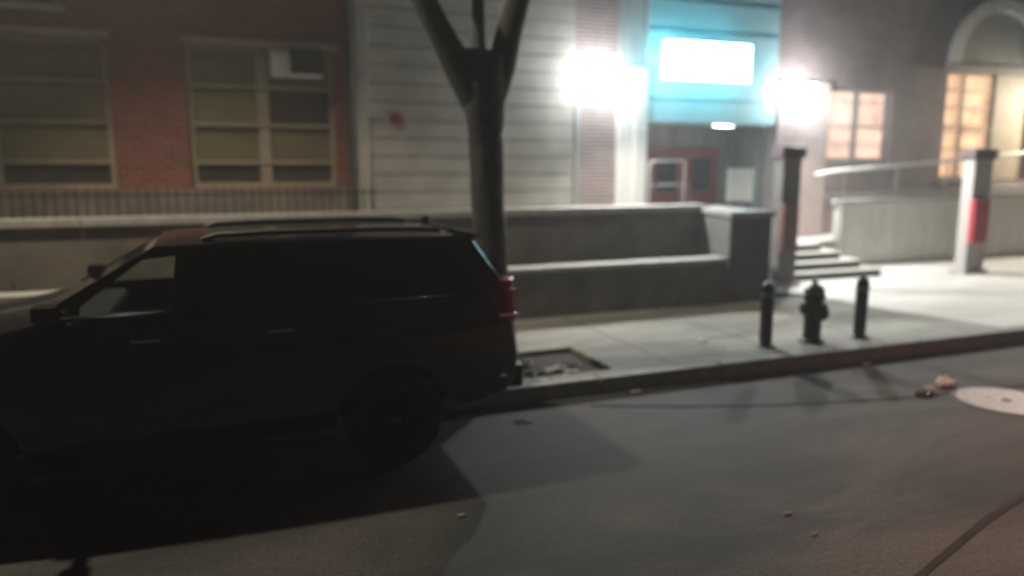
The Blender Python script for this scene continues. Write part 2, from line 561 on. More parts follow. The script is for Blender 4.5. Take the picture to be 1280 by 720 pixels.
BL = thing('brick_building', (-6, FY, 0), 'dim red brick building with tall khaki barred windows at the left', 'building')
holesL = [(-4.7, -1.5, 1.95, 4.2), (-.42, 1.88, 1.95, 4.2), (-8.6, -5.8, 1.95, 4.2), (-12.6, -9.8, 1.95, 4.2),
          (-4.7, -2.05, 4.62, 6.6), (-.42, 1.88, 5.3, 7.2), (-8.6, -5.8, 5.3, 7.2)]  # first of these added as dark glass where the brick lies unlit
wall_with_holes(-16, 2.13, 1.93, 8.5, holesL, M['brick'], BL)
MB().box(-16, 2.13, FY - .04, FY + .35, 0, 1.928).build('plinth', M['concrete'], BL)
MB().box(-16, 2.13, FY - .12, FY + 9, 8.502, 8.8).build('cornice', M['coping'], BL)
MB().box(-16, 2.13, FY + .352, FY + 9, 0, 8.5).build('wall', M['stone_dark'], BL)
def window(parent, x0, x1, z0, z1, vs, hs, pm, fm, y=FY + .14, sill=True, bw=.07, dp=.08):
    f = frame_mb(x0 + .003, x1 - .003, z0 + .003, z1 - .003, y, vs, hs, bw, dp).build('window', fm, parent)
    MB().box(x0 + .01, x1 - .01, y + .05, y + .06, z0 + .01, z1 - .01).build('pane', pm, f)
    if sill:
        MB().box(x0 - .05, x1 + .05, FY - .06, FY + .13, z0 - .075, z0 - .003).build('sill', M['coping'], f)
    return f
hs = [(2.36, .05), (2.97, .05), (3.58, .05)]
for x0, x1, vx in ((-4.7, -1.5, -3.1), (-.42, 1.88, .73), (-8.6, -5.8, -7.2), (-12.6, -9.8, -11.2)):
    f = frame_mb(x0 + .003, x1 - .003, 1.953, 4.197, FY + .12, [(vx, .18)], hs, .08, .1).build('window', M['frame'], BL)
    for k, (za, zb) in enumerate(((1.97, 2.36), (2.37, 2.97), (2.98, 3.58), (3.59, 4.18))):
        for xa, xb in ((x0 + .02, vx), (vx, x1 - .02)):
            MB().box(xa + .002, xb - .002, FY + .18 + .004 * (k % 2), FY + .2, za, zb - .002).build('pane', M['khakidark'] if k == 0 or (k == 2 and xb > 1.5) else M['khaki' if (k + int(xa * 3)) % 3 else 'khaki2'], f)
    MB().box(x0 - .06, x1 + .06, FY - .07, FY + .11, 4.203, 4.30).build('lintel', M['frame'], f)
for x0, x1, z0, z1 in holesL[4:]:
    window(BL, x0, x1, z0, z1, [((x0 + x1) / 2, .12)], [((z0 + z1) / 2, .05)], M['darkwin'], M['frame'])

t = thing('drainpipe', (2.1, FY, 0), 'dark vertical drainpipe where the brick building meets the pale stone', 'drainpipe')
MB().tube([(2.13, FY - .1, .8), (2.13, FY - .1, 8.3)], .075, 14).build('pipe', M['pipe'], t, smooth=True)
for z in (2.2, 3.9, 5.6, 7.3):
    MB().lathe((2.13, FY - .1, z), [(.1, 0), (.1, .06)], 14).build('bracket', M['pipe'], t, smooth=True)

t = thing('air_conditioner', (1.35, FY, 3.75), 'boxy white window air conditioner with dark grille in the khaki window', 'air conditioner')
mb = MB()
for k in range(7):
    mb.box(.88 + k * .036, .907 + k * .036, FY + .05, FY + .09, 3.76, 4.16)
mb.box(.87, 1.13, FY + .06, FY + .08, 3.745, 4.18)
mb.build('side_panel', M['acwhite'], t)
MB().box(1.14, 1.68, FY - .30, FY + .11, 3.76, 4.17, .01).build('casing', M['acwhite'], t)
mb = MB()
mb.box(1.142, 1.678, FY - .33, FY - .302, 3.762, 4.168)
for k in range(11):
    mb.box(1.175, 1.645, FY - .342, FY - .331, 3.80 + k * .031, 3.812 + k * .031)
mb.build('grille', M['acdark'], t)

# ------------------------------------------------------------------ entrance building
BE = thing('entrance_building', (10, FY, 0), 'pale stone and brick building with teal entrance and lit windows', 'building')
def courses(x0, x1, z0, z1, y, m, h=.31, gap=.02, dp=.06, name='stone_facing'):
    MB().box(x0, x1, y, y + .3, z0, z1).build('wall', M['stone_dark'], BE)
    mb = MB()
    z = z0
    while z < z1 - .05:
        ze = min(z + h, z1)
        mb.box(x0 + .001, x1 - .001, y - dp, y - .001, z, ze - gap, .006)
        z = ze
    return mb.build(name, m, BE)
courses(2.22, 6.35, 0, 8.5, FY, M['stone'])
MB().box(2.22, 2.42, FY - .14, FY - .062, 0, 8.5).build('pilaster', M['stone'], BE, bevel=.01)
MB().box(6.352, 7.28, FY - .02, FY + .3, 0, 8.5).build('brick_panel', M['brick2'], BE)
MB().box(6.352, 6.46, FY - .09, FY - .021, 0, 3.6).build('panel_edge', M['grey'], BE)
MB().box(7.282, 7.60, FY - .10, FY + .3, 0, 4.2).build('pilaster', M['white_stone'], BE, bevel=.01)
MB().box(7.612, 7.90, FY - .16, FY + .3, 0, 4.2).build('pilaster', M['white_stone'], BE, bevel=.01)
MB().box(7.282, 7.90, FY - .05, FY + .3, 4.202, 8.5).build('wall', M['grey'], BE)
# fascia over a recessed doorway, coloured with the cyan glare of the sign
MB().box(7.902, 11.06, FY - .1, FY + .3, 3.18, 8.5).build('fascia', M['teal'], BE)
mb = MB()
for z in (3.62, 4.93, 5.5):
    mb.box(7.902, 11.06, FY - .125, FY - .101, z, z + .025)
mb.build('fascia_trim', M['tealtrim'], BE)
MB().box(7.902, 11.06, FY + .302, FY + 1.6, 3.2, 3.3).build('soffit', M['grey'], BE)
MB().box(7.902, 11.06, FY + 1.5, FY + 1.7, .0, 3.198).build('recess_wall', M['grey'], BE)
MB().box(7.80, 7.90, FY + .302, FY + 1.5, .0, 3.3).build('recess_wall', M['grey'], BE)
MB().box(11.062, 11.16, FY + .302, FY + 1.5, .0, 3.3).build('recess_wall', M['grey'], BE)
MB().box(7.902, 11.06, FY + .0, FY + 1.499, .0, .745).build('doorstep', M['coping'], BE)
for x0, x1 in ((8.95, 9.86), (9.88, 10.79)):
    d = MB().box(x0, x1, FY + 1.42, FY + 1.498, .76, 2.72).build('door', M['doorred'], BE, bevel=.01)
    MB().box(x0 + .2, x1 - .2, FY + 1.41, FY + 1.419, 1.75, 2.5).build('glass', M['darkwin'], d)
    hx = x1 - .1 if x0 < 9.5 else x0 + .1
    MB().tube([(hx, FY + 1.36, 1.5), (hx, FY + 1.36, 1.95)], .014, 8).build('handle', M['steel'], d)
MB().box(8.25, 8.75, FY + 1.42, FY + 1.498, 1.1, 2.6).build('side_window', M['grey'], BE)
# right of the doorway
holesR = [(12.62, 14.5, 2.42, 4.02), (16.2, 19.3, 2.0, 4.55)]
MB().box(11.162, 12.56, FY - .1, FY + .3, 0, 4.1).build('brick_pier', M['brick3'], BE)
wall_with_holes(11.062, 26, 4.102, 8.5, [(16.2, 19.3, 4.102, 4.55)], M['brick2'], BE, y1=FY + .3)
wall_with_holes(12.562, 26, 0, 4.1, [holesR[0], (16.2, 19.3, 2.0, 4.1)], M['brick2'], BE, y0=FY + .001, y1=FY + .3)
window(BE, 12.62, 14.5, 2.42, 4.02, [(13.55, .16)], [(3.75, .02), (3.2, .05), (2.8, .02)], M['lit2'], M['whiteframe'])
window(BE, 16.2, 18.0, 2.0, 4.55, [(16.95, .10)], [(4.12, .03), (3.72, .03), (3.28, .05), (3.18, .03), (2.75, .03)], M['lit'], M['frame'])
MB().box(18.002, 19.298, FY + .1, FY + .2, 2.0, 4.548).build('side_panel', M['beige'], BE)
MB().box(16.05, 19.45, FY - .12, FY - .001, 4.56, 4.70).build('lintel', M['coping'], BE, bevel=.01)
mb = MB()
cx, cz, n = 17.75, 4.72, 24
for k in range(n):
    a0, a1 = math.pi * k / n + .006, math.pi * (k + 1) / n - .006
    mb.prism([(cx + 1.62 * math.cos(a0), FY - .13, cz + 1.55 * math.sin(a0)), (cx + 1.62 * math.cos(a1), FY - .13, cz + 1.55 * math.sin(a1)),
              (cx + 1.34 * math.cos(a1), FY - .13, cz + 1.27 * math.sin(a1)), (cx + 1.34 * math.cos(a0), FY - .13, cz + 1.27 * math.sin(a0))], (0, .128, 0))
mb.build('arch', M['white_stone'], BE)
MB().prism([(cx + 1.33 * math.cos(math.pi * k / 24), FY - .03, cz + 1.26 * math.sin(math.pi * k / 24)) for k in range(25)], (0, .028, 0)).build('tympanum', M['tymp'], BE)
MB().box(2.2, 26, FY - .2, FY + 9, 8.502, 8.85).build('cornice', M['coping'], BE)
MB().box(2.2, 7.79, FY + .302, FY + 9, 0, 8.5).build('wall', M['stone_dark'], BE)
MB().box(7.791, 26, FY + 1.701, FY + 9, 0, 8.5).build('wall', M['stone_dark'], BE)

# ------------------------------------------------------------------ things on the walls
t = thing('lit_sign', (9.3, FY - .1, 4.4), 'glowing white rectangular box sign on the teal panel over the entrance', 'sign')
MB().box(7.98, 9.96, FY - .60, FY - .50, 3.96, 4.66, .01).build('housing', M['signside'], t)
MB().box(8.4, 10.1, FY - .499, FY - .101, 4.15, 4.6).build('mounting_bracket', M['tealtrim'], t)
MB().box(7.98, 9.96, FY - .612, FY - .601, 3.96, 4.66).build('sign_face', M['sign'], t)
t = thing('ceiling_light', (9.95, FY + .2, 3.18), 'small bright double strip light under the teal entrance soffit', 'light')
MB().box(9.6, 10.25, FY - .02, FY + .28, 3.15, 3.179).build('housing', M['steel'], t)
mb = MB()
mb.box(9.63, 9.93, FY + .0, FY + .1, 3.139, 3.149)
mb.box(9.80, 10.2, FY + .14, FY + .26, 3.139, 3.149)
mb.build('lens', M['down'], t)

def wall_lamp(x, z, y, label, aim=(.12, -.62, -.80), gain=1., col=(1., .97, .90)):
    t = thing('wall_lamp', (x, y, z), label, 'wall lamp', 'entrance wall lamps')
    MB().lathe((x, y + .002, z - .02), [(.09, 0), (.09, -.04), (.05, -.05)][::-1], 16, 'y').build('back_plate', M['iron'], t, smooth=True)
    MB().tube([(x, y - .03, z - .02), (x, y - .2, z - .24), (x, y - .44, z - .24), (x, y - .46, z - .17)], .016, 10).build('bracket', M['iron'], t, smooth=True)
    n = 10
    prof = [(max(.01, .155 * math.sin(math.pi * k / n)), -.155 * math.cos(math.pi * k / n)) for k in range(n + 1)]
    MB().lathe((x, y - .46, z), prof, 24).build('globe', M['globe'], t, smooth=True)
    MB().lathe((x, y - .46, z), [(.07, -.17), (.07, -.14)], 16).build('collar', M['iron'], t, smooth=True)
    ld = bpy.data.lights.new('lamp_beam', 'SPOT')      # the lamp throws most of its light out and down
    ld.energy, ld.color = LAMP_W * gain, col
    ld.spot_size, ld.spot_blend = R(140), .85
    ld.shadow_soft_size = .1
    lo = bpy.data.objects.new('lamp_beam', ld)
    lo.rotation_euler = Vector(aim).to_track_quat('-Z', 'Y').to_euler()
    lo.location = (0, -.66, -.10)
    lo.parent = t
    COL.objects.link(lo)
    return t
wall_lamp(6.75, 3.92, FY - .02, 'blazing white globe lamp on the brick panel left of the entrance')
wall_lamp(11.65, 3.84, FY - .1, 'blazing white globe lamp on the pale brick pier right of the entrance')

wall_lamp(20.7, 4.4, FY - .02, 'white globe lamp on the brick wall right of the arched window', (-.7, -.28, -.5), 1.1, (1., .84, .62))
t = thing('alarm_bell', (2.93, FY - .06, 3.1), 'small dull red round alarm bell on the pale stone wall', 'alarm bell')
MB().box(2.83, 3.03, FY - .09, FY - .061, 3.0, 3.2).build('back_box', M['bellred'], t)
MB().lathe((2.93, FY - .09, 3.1), [(.03, -.07), (.09, -.055), (.12, -.01), (.12, -.001)], 20, 'y').build('gong', M['bellred'], t, smooth=True)
t = thing('notice_board', (9.93, 12.5, .74), 'pale blank notice board standing before the red entrance doors', 'notice board')
MB().box(9.62, 10.24, 12.48, 12.51, 1.60, 2.26).build('board', M['paper'], t)
for x in (9.68, 10.18):
    MB().box(x - .02, x + .02, 12.515, 12.55, .742, 2.2).build('leg', M['iron'], t)

def kiosk(x, y, label, w=.26, shaft='kioskpale', red='kioskred'):
    t = thing('information_pillar', (x, y, .16), label, 'pillar', 'pillars by the entrance')
    MB().box(x - w, x + w, y - .12, y + .12, .165, 2.44, .01).build('shaft', M[shaft], t)
    MB().box(x - w - .06, x + w + .06, y - .16, y + .16, 2.441, 2.64, .015).build('cap', M['kioskcap'], t)
    MB().box(x - w - .03, x + w * .5, y - .24, y - .121, .80, 1.66, .015).build('cabinet', M[red], t)
    MB().box(x - w - .07, x + w + .07, y - .18, y + .18, .163, .24, .01).build('base', M['kioskpale'], t)
    return t
kiosk(14.08, 10.45, 'pale pillar with red cabinet and dark cap before the lit arched window')
kiosk(9.40, 10.55, 'dull pillar with red cabinet and dark cap at the left end of the steps', .2, 'dullshaft', 'dullred')

# ------------------------------------------------------------------ street furniture
def bollard(x, y, label):
    t = thing('bollard', (x, y, .156), label, 'bollard', 'bollards flanking the hydrant')
    MB().lathe((x, y, .156), [(.075, 0), (.075, .70), (.068, .735), (.045, .765), (.012, .78)], 20).build('post', M['iron'], t, smooth=True)
    MB().lathe((x, y, .156), [(.115, .002), (.115, .02), (.085, .035), (.078, .036)], 20).build('base_collar', M['iron'], t, smooth=True)
    MB().lathe((x, y, .156), [(.0785, .60), (.081, .61), (.081, .65), (.0785, .66)], 20).build('band', M['silver'], t, smooth=True)
bollard(5.99, 6.93, 'plain black iron bollard left of the fire hydrant')
bollard(7.40, 6.86, 'plain black iron bollard right of the fire hydrant')
hx, hy, hz = 6.67, 6.90, .156
t = thing('fire_hydrant', (hx, hy, hz), 'black fire hydrant with domed cap standing between two bollards', 'hydrant')
MB().lathe((hx, hy, hz), [(.15, .0), (.15, .03), (.115, .05), (.105, .08), (.105, .52), (.13, .54), (.13, .58), (.11, .59)], 24).build('barrel', M['iron'], t, smooth=True)
MB().lathe((hx, hy, hz), [(.125, .591), (.12, .64), (.095, .69), (.05, .725), (.03, .73), (.03, .79), (.012, .795)], 24).build('bonnet', M['silver'], t, smooth=True)
MB().lathe((hx, hy, hz + .42), [(.04, .10), (.07, .11), (.07, .16), (.03, .165), (.025, .19)], 16, 'x').build('nozzle', M['iron'], t, smooth=True)
MB().lathe((hx, hy, hz + .42), [(.025, -.19), (.03, -.165), (.07, -.16), (.07, -.11), (.04, -.10)], 16, 'x').build('nozzle', M['iron'], t, smooth=True)
MB().lathe((hx, hy, hz + .38), [(.03, -.20), (.04, -.18), (.09, -.17), (.09, -.11), (.05, -.09)], 16, 'y').build('steamer_nozzle', M['iron'], t, smooth=True)

t = thing('manhole_cover', (7.08, 4.72, 0), 'pale worn round manhole cover set in the road at the right', 'manhole cover')
MB().lathe((7.08, 4.72, 0), [(.47, .001), (.47, .006), (.44, .008), (.44, .002)], 48).build('frame_ring', M['manholerim'], t)
mb = MB().lathe((7.08, 4.72, 0), [(.43, .002), (.43, .012)], 48)
for k in range(16):
    a = k * math.pi / 8
    for rr in (.16, .27, .37):
        x, y = 7.08 + rr * math.cos(a), 4.72 + rr * math.sin(a)
        mb.box(x - .02, x + .02, y - .02, y + .02, .0121, .0135)
mb.build('cover', M['manhole'], t)
MB().lathe((7.08, 4.72, 0), [(.045, .0125), (.045, .02)], 16).build('boss', M['manholerim'], t)

# crumpled litter
def litter(name, x, y, z, sx, sy, h, m, label, cat, rot=0., n=9):
    mb = MB()
    g = [[None] * (n + 1) for _ in range(n + 1)]
    for i in range(n + 1):
        for j in range(n + 1):
            u, v = i / n - .5, j / n - .5
            k = 1 - (abs(u) * 2) ** 3 * .3 - (abs(v) * 2) ** 3 * .3
            a = rot
            px = u * sx * (1 + random.uniform(-.15, .15)) * k
            py = v * sy * (1 + random.uniform(-.15, .15)) * k
            pz = h * random.random() * (1 - max(abs(u), abs(v)) * 1.2) + .008
            g[i][j] = mb.bm.verts.new((x + px * math.cos(a) - py * math.sin(a), y + px * math.sin(a) + py * math.cos(a), z + max(pz, .006)))
    for i in range(n):
        for j in range(n):
            mb.bm.faces.new((g[i][j], g[i + 1][j], g[i + 1][j + 1], g[i][j + 1]))
    ox = mb.build(name, m)
    sl = ox.modifiers.new('solid', 'SOLIDIFY')
    sl.thickness = .004
    tag(ox, label, cat, 'litter on the ground')
    return ox
litter('crumpled_paper', 7.00, 5.33, .001, .36, .20, .12, M['rag'], 'large crumpled pale cloth lying just behind the manhole cover', 'litter', .3)
litter('plastic_bag', 6.5, 5.15, .001, .32, .12, .05, M['bag'], 'flat black scrap left of the crumpled pale cloth on the road', 'litter')
litter('paper_scrap', 6.63, 5.20, .03, .16, .07, .05, M['rag'], 'small white scrap lying on the black plastic scrap', 'litter')
litter('paper_scrap', 5.42, 7.40, .157, .17, .14, .03, M['paper'], 'white paper scrap on the sidewalk left of the bollards', 'litter', .4)
litter('paper_scrap', 6.9, 6.25, .001, .16, .08, .03, M['rag'], 'pale scrap in the gutter below the fire hydrant', 'litter')
litter('paper_scrap', 3.83, 6.30, .001, .16, .05, .02, M['rag'], 'thin pale scrap in the gutter beyond the tree pit', 'litter')
litter('paper_scrap', 2.42, 5.9, .001, .22, .06, .02, M['rag'], 'thin pale strip on the road behind the car bumper', 'litter', -.3)
litter('paper_scrap', 3.38, 3.60, .001, .09, .03, .006, M['scrap'], 'tiny pale scrap in the middle of the open road', 'litter')
litter('paper_scrap', 3.34, 3.32, .001, .08, .025, .005, M['scrap'], 'tiny pale scrap nearest the bottom in the open road', 'litter')
litter('paper_scrap', 1.35, 4.36, .001, .09, .03, .005, M['scrap'], 'tiny scrap at the edge of the car shadow', 'litter')
litter('paper_scrap', 1.9, 3.05, .001, .07, .02, .004, M['scrap'], 'tiny scrap low in the foreground road', 'litter')
for k, (x, y, a, b, mm, lb) in enumerate(((3.0, 7.35, .30, .2, 'rag', 'pale crumpled wrapper at the back of the tree pit'), (3.25, 7.02, .42, .22, 'paper', 'largest white wrapper in the middle of the tree pit'),
      (3.5, 7.12, .22, .2, 'rag', 'pale wrapper at the right side of the tree pit'), (2.95, 6.85, .35, .14, 'bag', 'black plastic scrap at the front of the tree pit'),
      (3.35, 6.82, .25, .12, 'rag', 'narrow pale scrap by the kerb side of the tree pit'))):
    litter('crumpled_wrapper', x, y, .11, a, b, .08, M[mm], lb, 'litter', random.uniform(-.5, .5))

# ------------------------------------------------------------------ tree
T = thing('street_tree', (2.78, 7.32, .1), 'thick forked street tree trunk rising from the pit behind the car', 'tree')
def limb(mb, p, d, r, ln, depth):
    pts, rs = [p.copy()], [r]
    n = 6
    for i in range(n):
        d = (d + Vector((random.uniform(-.09, .09), random.uniform(-.09, .09), random.uniform(-.02, .08)))).normalized()
        p = p + d * ln / n
        pts.append(p.copy())
        rs.append(r * (1 - .5 * (i + 1) / n))
    mb.tube(pts, rs, 12 if depth < 2 else 6, jit=.07 if depth < 2 else 0)
    TIPS.append((p.copy(), depth))
    if depth < 3:
        for i in range(3 if depth else 3):
            q = pts[random.randint(3, n)]
            dd = (d + Vector((random.uniform(-.9, .9), random.uniform(-.9, .9), random.uniform(-.1, .6)))).normalized()
            limb(mb, q, dd, r * .5, ln * .72, depth + 1)
TIPS = []
tp = [Vector(q) for q in ((2.72, 7.32, .05), (2.70, 7.33, .35), (2.64, 7.34, 1.2), (2.61, 7.36, 2.0), (2.59, 7.37, 2.6), (2.57, 7.38, 3.1), (2.58, 7.38, 3.45))]
tr = [.27, .21, .18, .17, .175, .235, .20]
tq, tw = [], []
for i in range(len(tp) - 1):
    for k in range(5):
        f = k / 5
        tq.append(tp[i].lerp(tp[i + 1], f) + Vector((random.uniform(-.008, .008), random.uniform(-.008, .008), 0)))
        tw.append(tr[i] * (1 - f) + tr[i + 1] * f)
tq.append(tp[-1])
tw.append(tr[-1])
MB().tube(tq, tw, 26, jit=.05).build('trunk', M['bark'], T, smooth=True)
mb = MB()
limb(mb, Vector((2.50, 7.38, 2.95)), Vector((-.42, .05, .95)), .165, 2.3, 0)
limb(mb, Vector((2.64, 7.38, 2.95)), Vector((.34, .05, .95)), .16, 2.3, 0)
limb(mb, Vector((2.58, 7.44, 3.1)), Vector((.02, .45, 1.)), .09, 1.9, 1)
mb.build('limbs', M['bark'], T, smooth=True)
mb = MB()
for p, dp in TIPS:
    if dp < 2 or p.z < 6.2: continue
    for k in range(26):
        q = p + Vector((random.gauss(0, .35), random.gauss(0, .35), random.gauss(0, .3)))
        a, b = Vector((random.uniform(-1, 1), random.uniform(-1, 1), random.uniform(-1, 1))).normalized(), Vector((random.uniform(-1, 1), random.uniform(-1, 1), random.uniform(-1, 1)))
        b = a.cross(b).normalized()
        s_ = random.uniform(.035, .07)
        mb.bm.faces.new([mb.bm.verts.new(q + a * s_), mb.bm.verts.new(q + b * s_ * .6), mb.bm.verts.new(q - a * s_), mb.bm.verts.new(q - b * s_ * .6)])
mb.build('crown', M['leaves'], T)

# ------------------------------------------------------------------ street lamps (both stand outside the photograph)
def street_lamp(px, py, hx, hy, h, lens, watts, col, label, spread=108, blend=.45, aim=(0, 0, -1)):
    t = thing('street_lamp', (px, py, 0), label, 'street lamp')
    MB().lathe((px, py, 0), [(.2, .0), (.2, .25), (.11, .4), (.10, .5), (.06, h + .25)], 16).build('pole', M['silver'], t, smooth=True)
    MB().tube([(px, py, h + .1), ((px + hx) / 2, (py + hy) / 2, h + .35), (hx, hy, h + .22)], .035, 10).build('arm', M['silver'], t, smooth=True)
    MB().box(hx - .32, hx + .32, hy - .16, hy + .16, h + .12, h + .22, .03).build('lamp_head', M['silver'], t)
    MB().box(hx - .24, hx + .24, hy - .11, hy + .11, h + .108, h + .119).build('lens', lens, t)
    ld = bpy.data.lights.new('street_light', 'SPOT')
    ld.energy, ld.color = watts, col
    ld.spot_size, ld.spot_blend = R(spread), blend
    ld.shadow_soft_size = .12
    lo = bpy.data.objects.new('street_light', ld)
    lo.location = (hx - px, hy - py, h + .06)
    lo.rotation_euler = Vector(aim).to_track_quat('-Z', 'Y').to_euler()
    lo.parent = t
    COL.objects.link(lo)
street_lamp(-3.4, 9.2, -1.75, 8.75, 8.0, M['led'], STREET_W, (1., .84, .64), 'grey street lamp with white LED head above the parked car', aim=(.20, -.16, -1))
street_lamp(10.2, -3.0, 8.0, -.6, 8.0, M['sodium'], SODIUM_W, (1., .34, .20), 'grey street lamp with orange head across the street', 92, .9)

# ------------------------------------------------------------------ the car
CX, CY = -.2, 6.22
HB, HT = .87, .71            # half widths at belt and roof edge
ZB, ZR = 1.33, 1.75
CAR = thing('parked_car', (CX, CY, 0), 'black estate style SUV parked facing left beside the kerb', 'car')
def side_y(z, s, o=0.):
    f = (z - ZB) / (ZR - ZB)
    return CY + s * (HB + (HT - HB) * f + o)
# lower body, lofted along X
st = [  # x, bottom, top, half width factor, crown
    (-2.62, .50, .86, .74), (-2.57, .40, .98, .80), (-2.45, .34, 1.06, .88), (-2.2, .30, 1.12, .94), (-1.75, .30, 1.19, .98),
    (-1.25, .30, 1.27, 1.), (-1.12, .30, 1.325, 1.), (-.4, .29, 1.33, 1.01), (.4, .29, 1.335, 1.01), (1.1, .30, 1.345, 1.), (1.7, .33, 1.35, .98),
    (2.0, .38, 1.35, .95), (2.1, .43, 1.33, .92), (2.16, .47, 1.05, .88), (2.17, .50, .80, .86)]
bm = bmesh.new()
rings = []
for x, zb, zt, k in st:
    h = zt - zb
    half = [(0, zb), (.70 * k, zb), (.86 * k, zb + .05), (.915 * k, zb + .16 * h / 1.03), (.925 * k, zb + .42 * h), (.935 * k, zb + .66 * h), (.905 * k, zb + .84 * h), (.872 * k, zt - .012), (.80 * k, zt), (.4 * k, zt + .012), (0, zt + .016)]
    ring = [(-y, z) for y, z in half] + [(y, z) for y, z in half[-2:0:-1]]
    rings.append([bm.verts.new((x, CY + y, z)) for y, z in ring])
n = len(rings[0])
for a, b in zip(rings, rings[1:]):
    for k in range(n):
        bm.faces.new((a[k], a[(k + 1) % n], b[(k + 1) % n], b[k]))
bm.faces.new(rings[0][::-1])
bm.faces.new(rings[-1])
bmesh.ops.recalc_face_normals(bm, faces=bm.faces)
me = bpy.data.meshes.new('body_raw')
bm.to_mesh(me)
bm.free()
raw = bpy.data.objects.new('body_raw', me)
COL.objects.link(raw)
sb = raw.modifiers.new('s', 'SUBSURF')
sb.levels = sb.render_levels = 2
WX = (-1.72, 1.14)
cutters = []
def cutter(mb):
    o = mb.build('cut', M['trim'])
    cutters.append(o)
    md = raw.modifiers.new('b', 'BOOLEAN')
    md.operation = 'DIFFERENCE'
    md.object = o
    md.solver = 'EXACT'
for wx in WX:
    for s in (-1, 1):
        cutter(MB().lathe((wx, CY + s * .80, .385), [(.445, -.22), (.445, .35)], 40, 'y'))
cutter(MB().box(-1.0, 1.72, CY - .80, CY + .80, .62, 1.6))      # hollow cabin
bpy.context.view_layer.update()
dg = bpy.context.evaluated_depsgraph_get()
bme = bpy.data.meshes.new_from_object(raw.evaluated_get(dg))
for o in cutters + [raw]:
    bpy.data.objects.remove(o)
bme.name = 'body'
bme.transform(Matrix.Translation((-CX, -CY, 0)))
bme.materials.clear()
bme.materials.append(M['paint'])
for p in bme.polygons: p.use_smooth = True
bme.set_sharp_from_angle(angle=R(35))
body = bpy.data.objects.new('body', bme)
COL.objects.link(body)
body.parent = CAR
# door seams, handles, sill, mouldings
def on_side(mb, pts, s, th, o=.0):
    """polygon (x,z) laid on the leaning side of the greenhouse, thickness th inwards"""
    P = [Vector((x, side_y(z, s, o), z)) for x, z in pts]
    mb.prism(P, (0, -s * th, 0))
    return mb
for s in (-1, 1):
    for hx_ in (-.52, .33):
        MB().box(hx_ - .09, hx_ + .09, CY + s * .945 - .014, CY + s * .945 + .014, 1.14, 1.155, .005).build('door_handle', M['chrome'], CAR, smooth=True)
    MB().box(-1.25, .68, CY + s * .93 - .05, CY + s * .93 + .05, .27, .33, .015).build('running_board', M['trim'], CAR)
    for nm, pts in (('pillar', [(-1.16, ZB), (-.90, ZB), (-.90, ZB + .05), (-.52, ZR - .09), (-.30, ZR - .07), (-.30, ZR), (-.44, ZR)]),
                    ('pillar', [(-.36, ZB), (-.25, ZB), (-.22, ZR), (-.31, ZR)]),
                    ('pillar', [(.58, ZB), (.66, ZB), (.64, ZR), (.57, ZR)]),
                    ('pillar', [(1.72, ZB), (2.06, ZB), (1.98, 1.46), (1.80, 1.70), (1.72, ZR), (1.52, ZR), (1.64, 1.66)])):
        on_side(MB(), pts, s, .05).build(nm, M['paint'], CAR, bevel=.006)
    on_side(MB(), [(-1.06, ZB - .01), (-.36, ZB - .01), (-.31, ZR), (-.42, ZR - .03)], s, .006, -.012).build('side_window', M['glass'], CAR)
    on_side(MB(), [(-.25, ZB - .01), (.58, ZB - .01), (.57, ZR - .0), (-.22, ZR - .0)], s, .006, -.012).build('side_window', M['tint'], CAR)
    on_side(MB(), [(.66, ZB - .01), (1.73, ZB - .01), (1.65, 1.66), (1.53, ZR), (.64, ZR)], s, .006, -.012).build('side_window', M['tint'], CAR)
    # mirror
    MB().box(-1.12, -.98, CY + s * 1.04 - .09, CY + s * 1.04 + .09, 1.33, 1.44, .03).build('wing_mirror', M['paint'], CAR, smooth=True)
    MB().box(-1.08, -1.0, CY + s * .93 - .06, CY + s * .93 + .06, 1.345, 1.38).build('mirror_arm', M['trim'], CAR)
    # roof rail
    MB().tube([(-.15, CY + s * .62, 1.77), (-.05, CY + s * .62, 1.80), (.3, CY + s * .62, 1.81), (1.1, CY + s * .62, 1.81), (1.45, CY + s * .62, 1.80), (1.58, CY + s * .62, 1.785)], .02, 10).build('roof_rail', M['trim'], CAR, smooth=True)
    # tail lamp wrapping the rear corner
    tl = MB()
    tl.prism([(1.93, CY + s * .835, 1.06), (2.06, CY + s * .90, 1.06), (2.13, CY + s * .86, 1.06), (2.20, CY + s * .76, 1.06), (2.19, CY + s * .64, 1.06), (2.0, CY + s * .60, 1.06)], (-.04, -s * .01, .34))
    ob = tl.build('tail_lamp', M['tail'], CAR, bevel=.012)
    MB().box(2.05, 2.155, CY + s * .865 - .01, CY + s * .865 + .01, 1.30, 1.325).build('turn_lens', M['amber'], ob)
    MB().box(1.98, 2.14, CY + s * .895 - .01, CY + s * .895 + .01, 1.12, 1.135).build('lens_rib', M['chrome'], ob)
    # headlamp
    MB().prism([(-2.30, CY + s * .89, .86), (-2.60, CY + s * .72, .86), (-2.64, CY + s * .5, .86), (-2.5, CY + s * .5, .86)], (.05, 0, .14)).build('headlamp', M['headlens'], CAR, bevel=.01)
    MB().box(1.98, 2.03, CY + s * .915 - .012, CY + s * .915 + .012, .63, .66).build('bumper_reflector', M['chrome'], CAR)
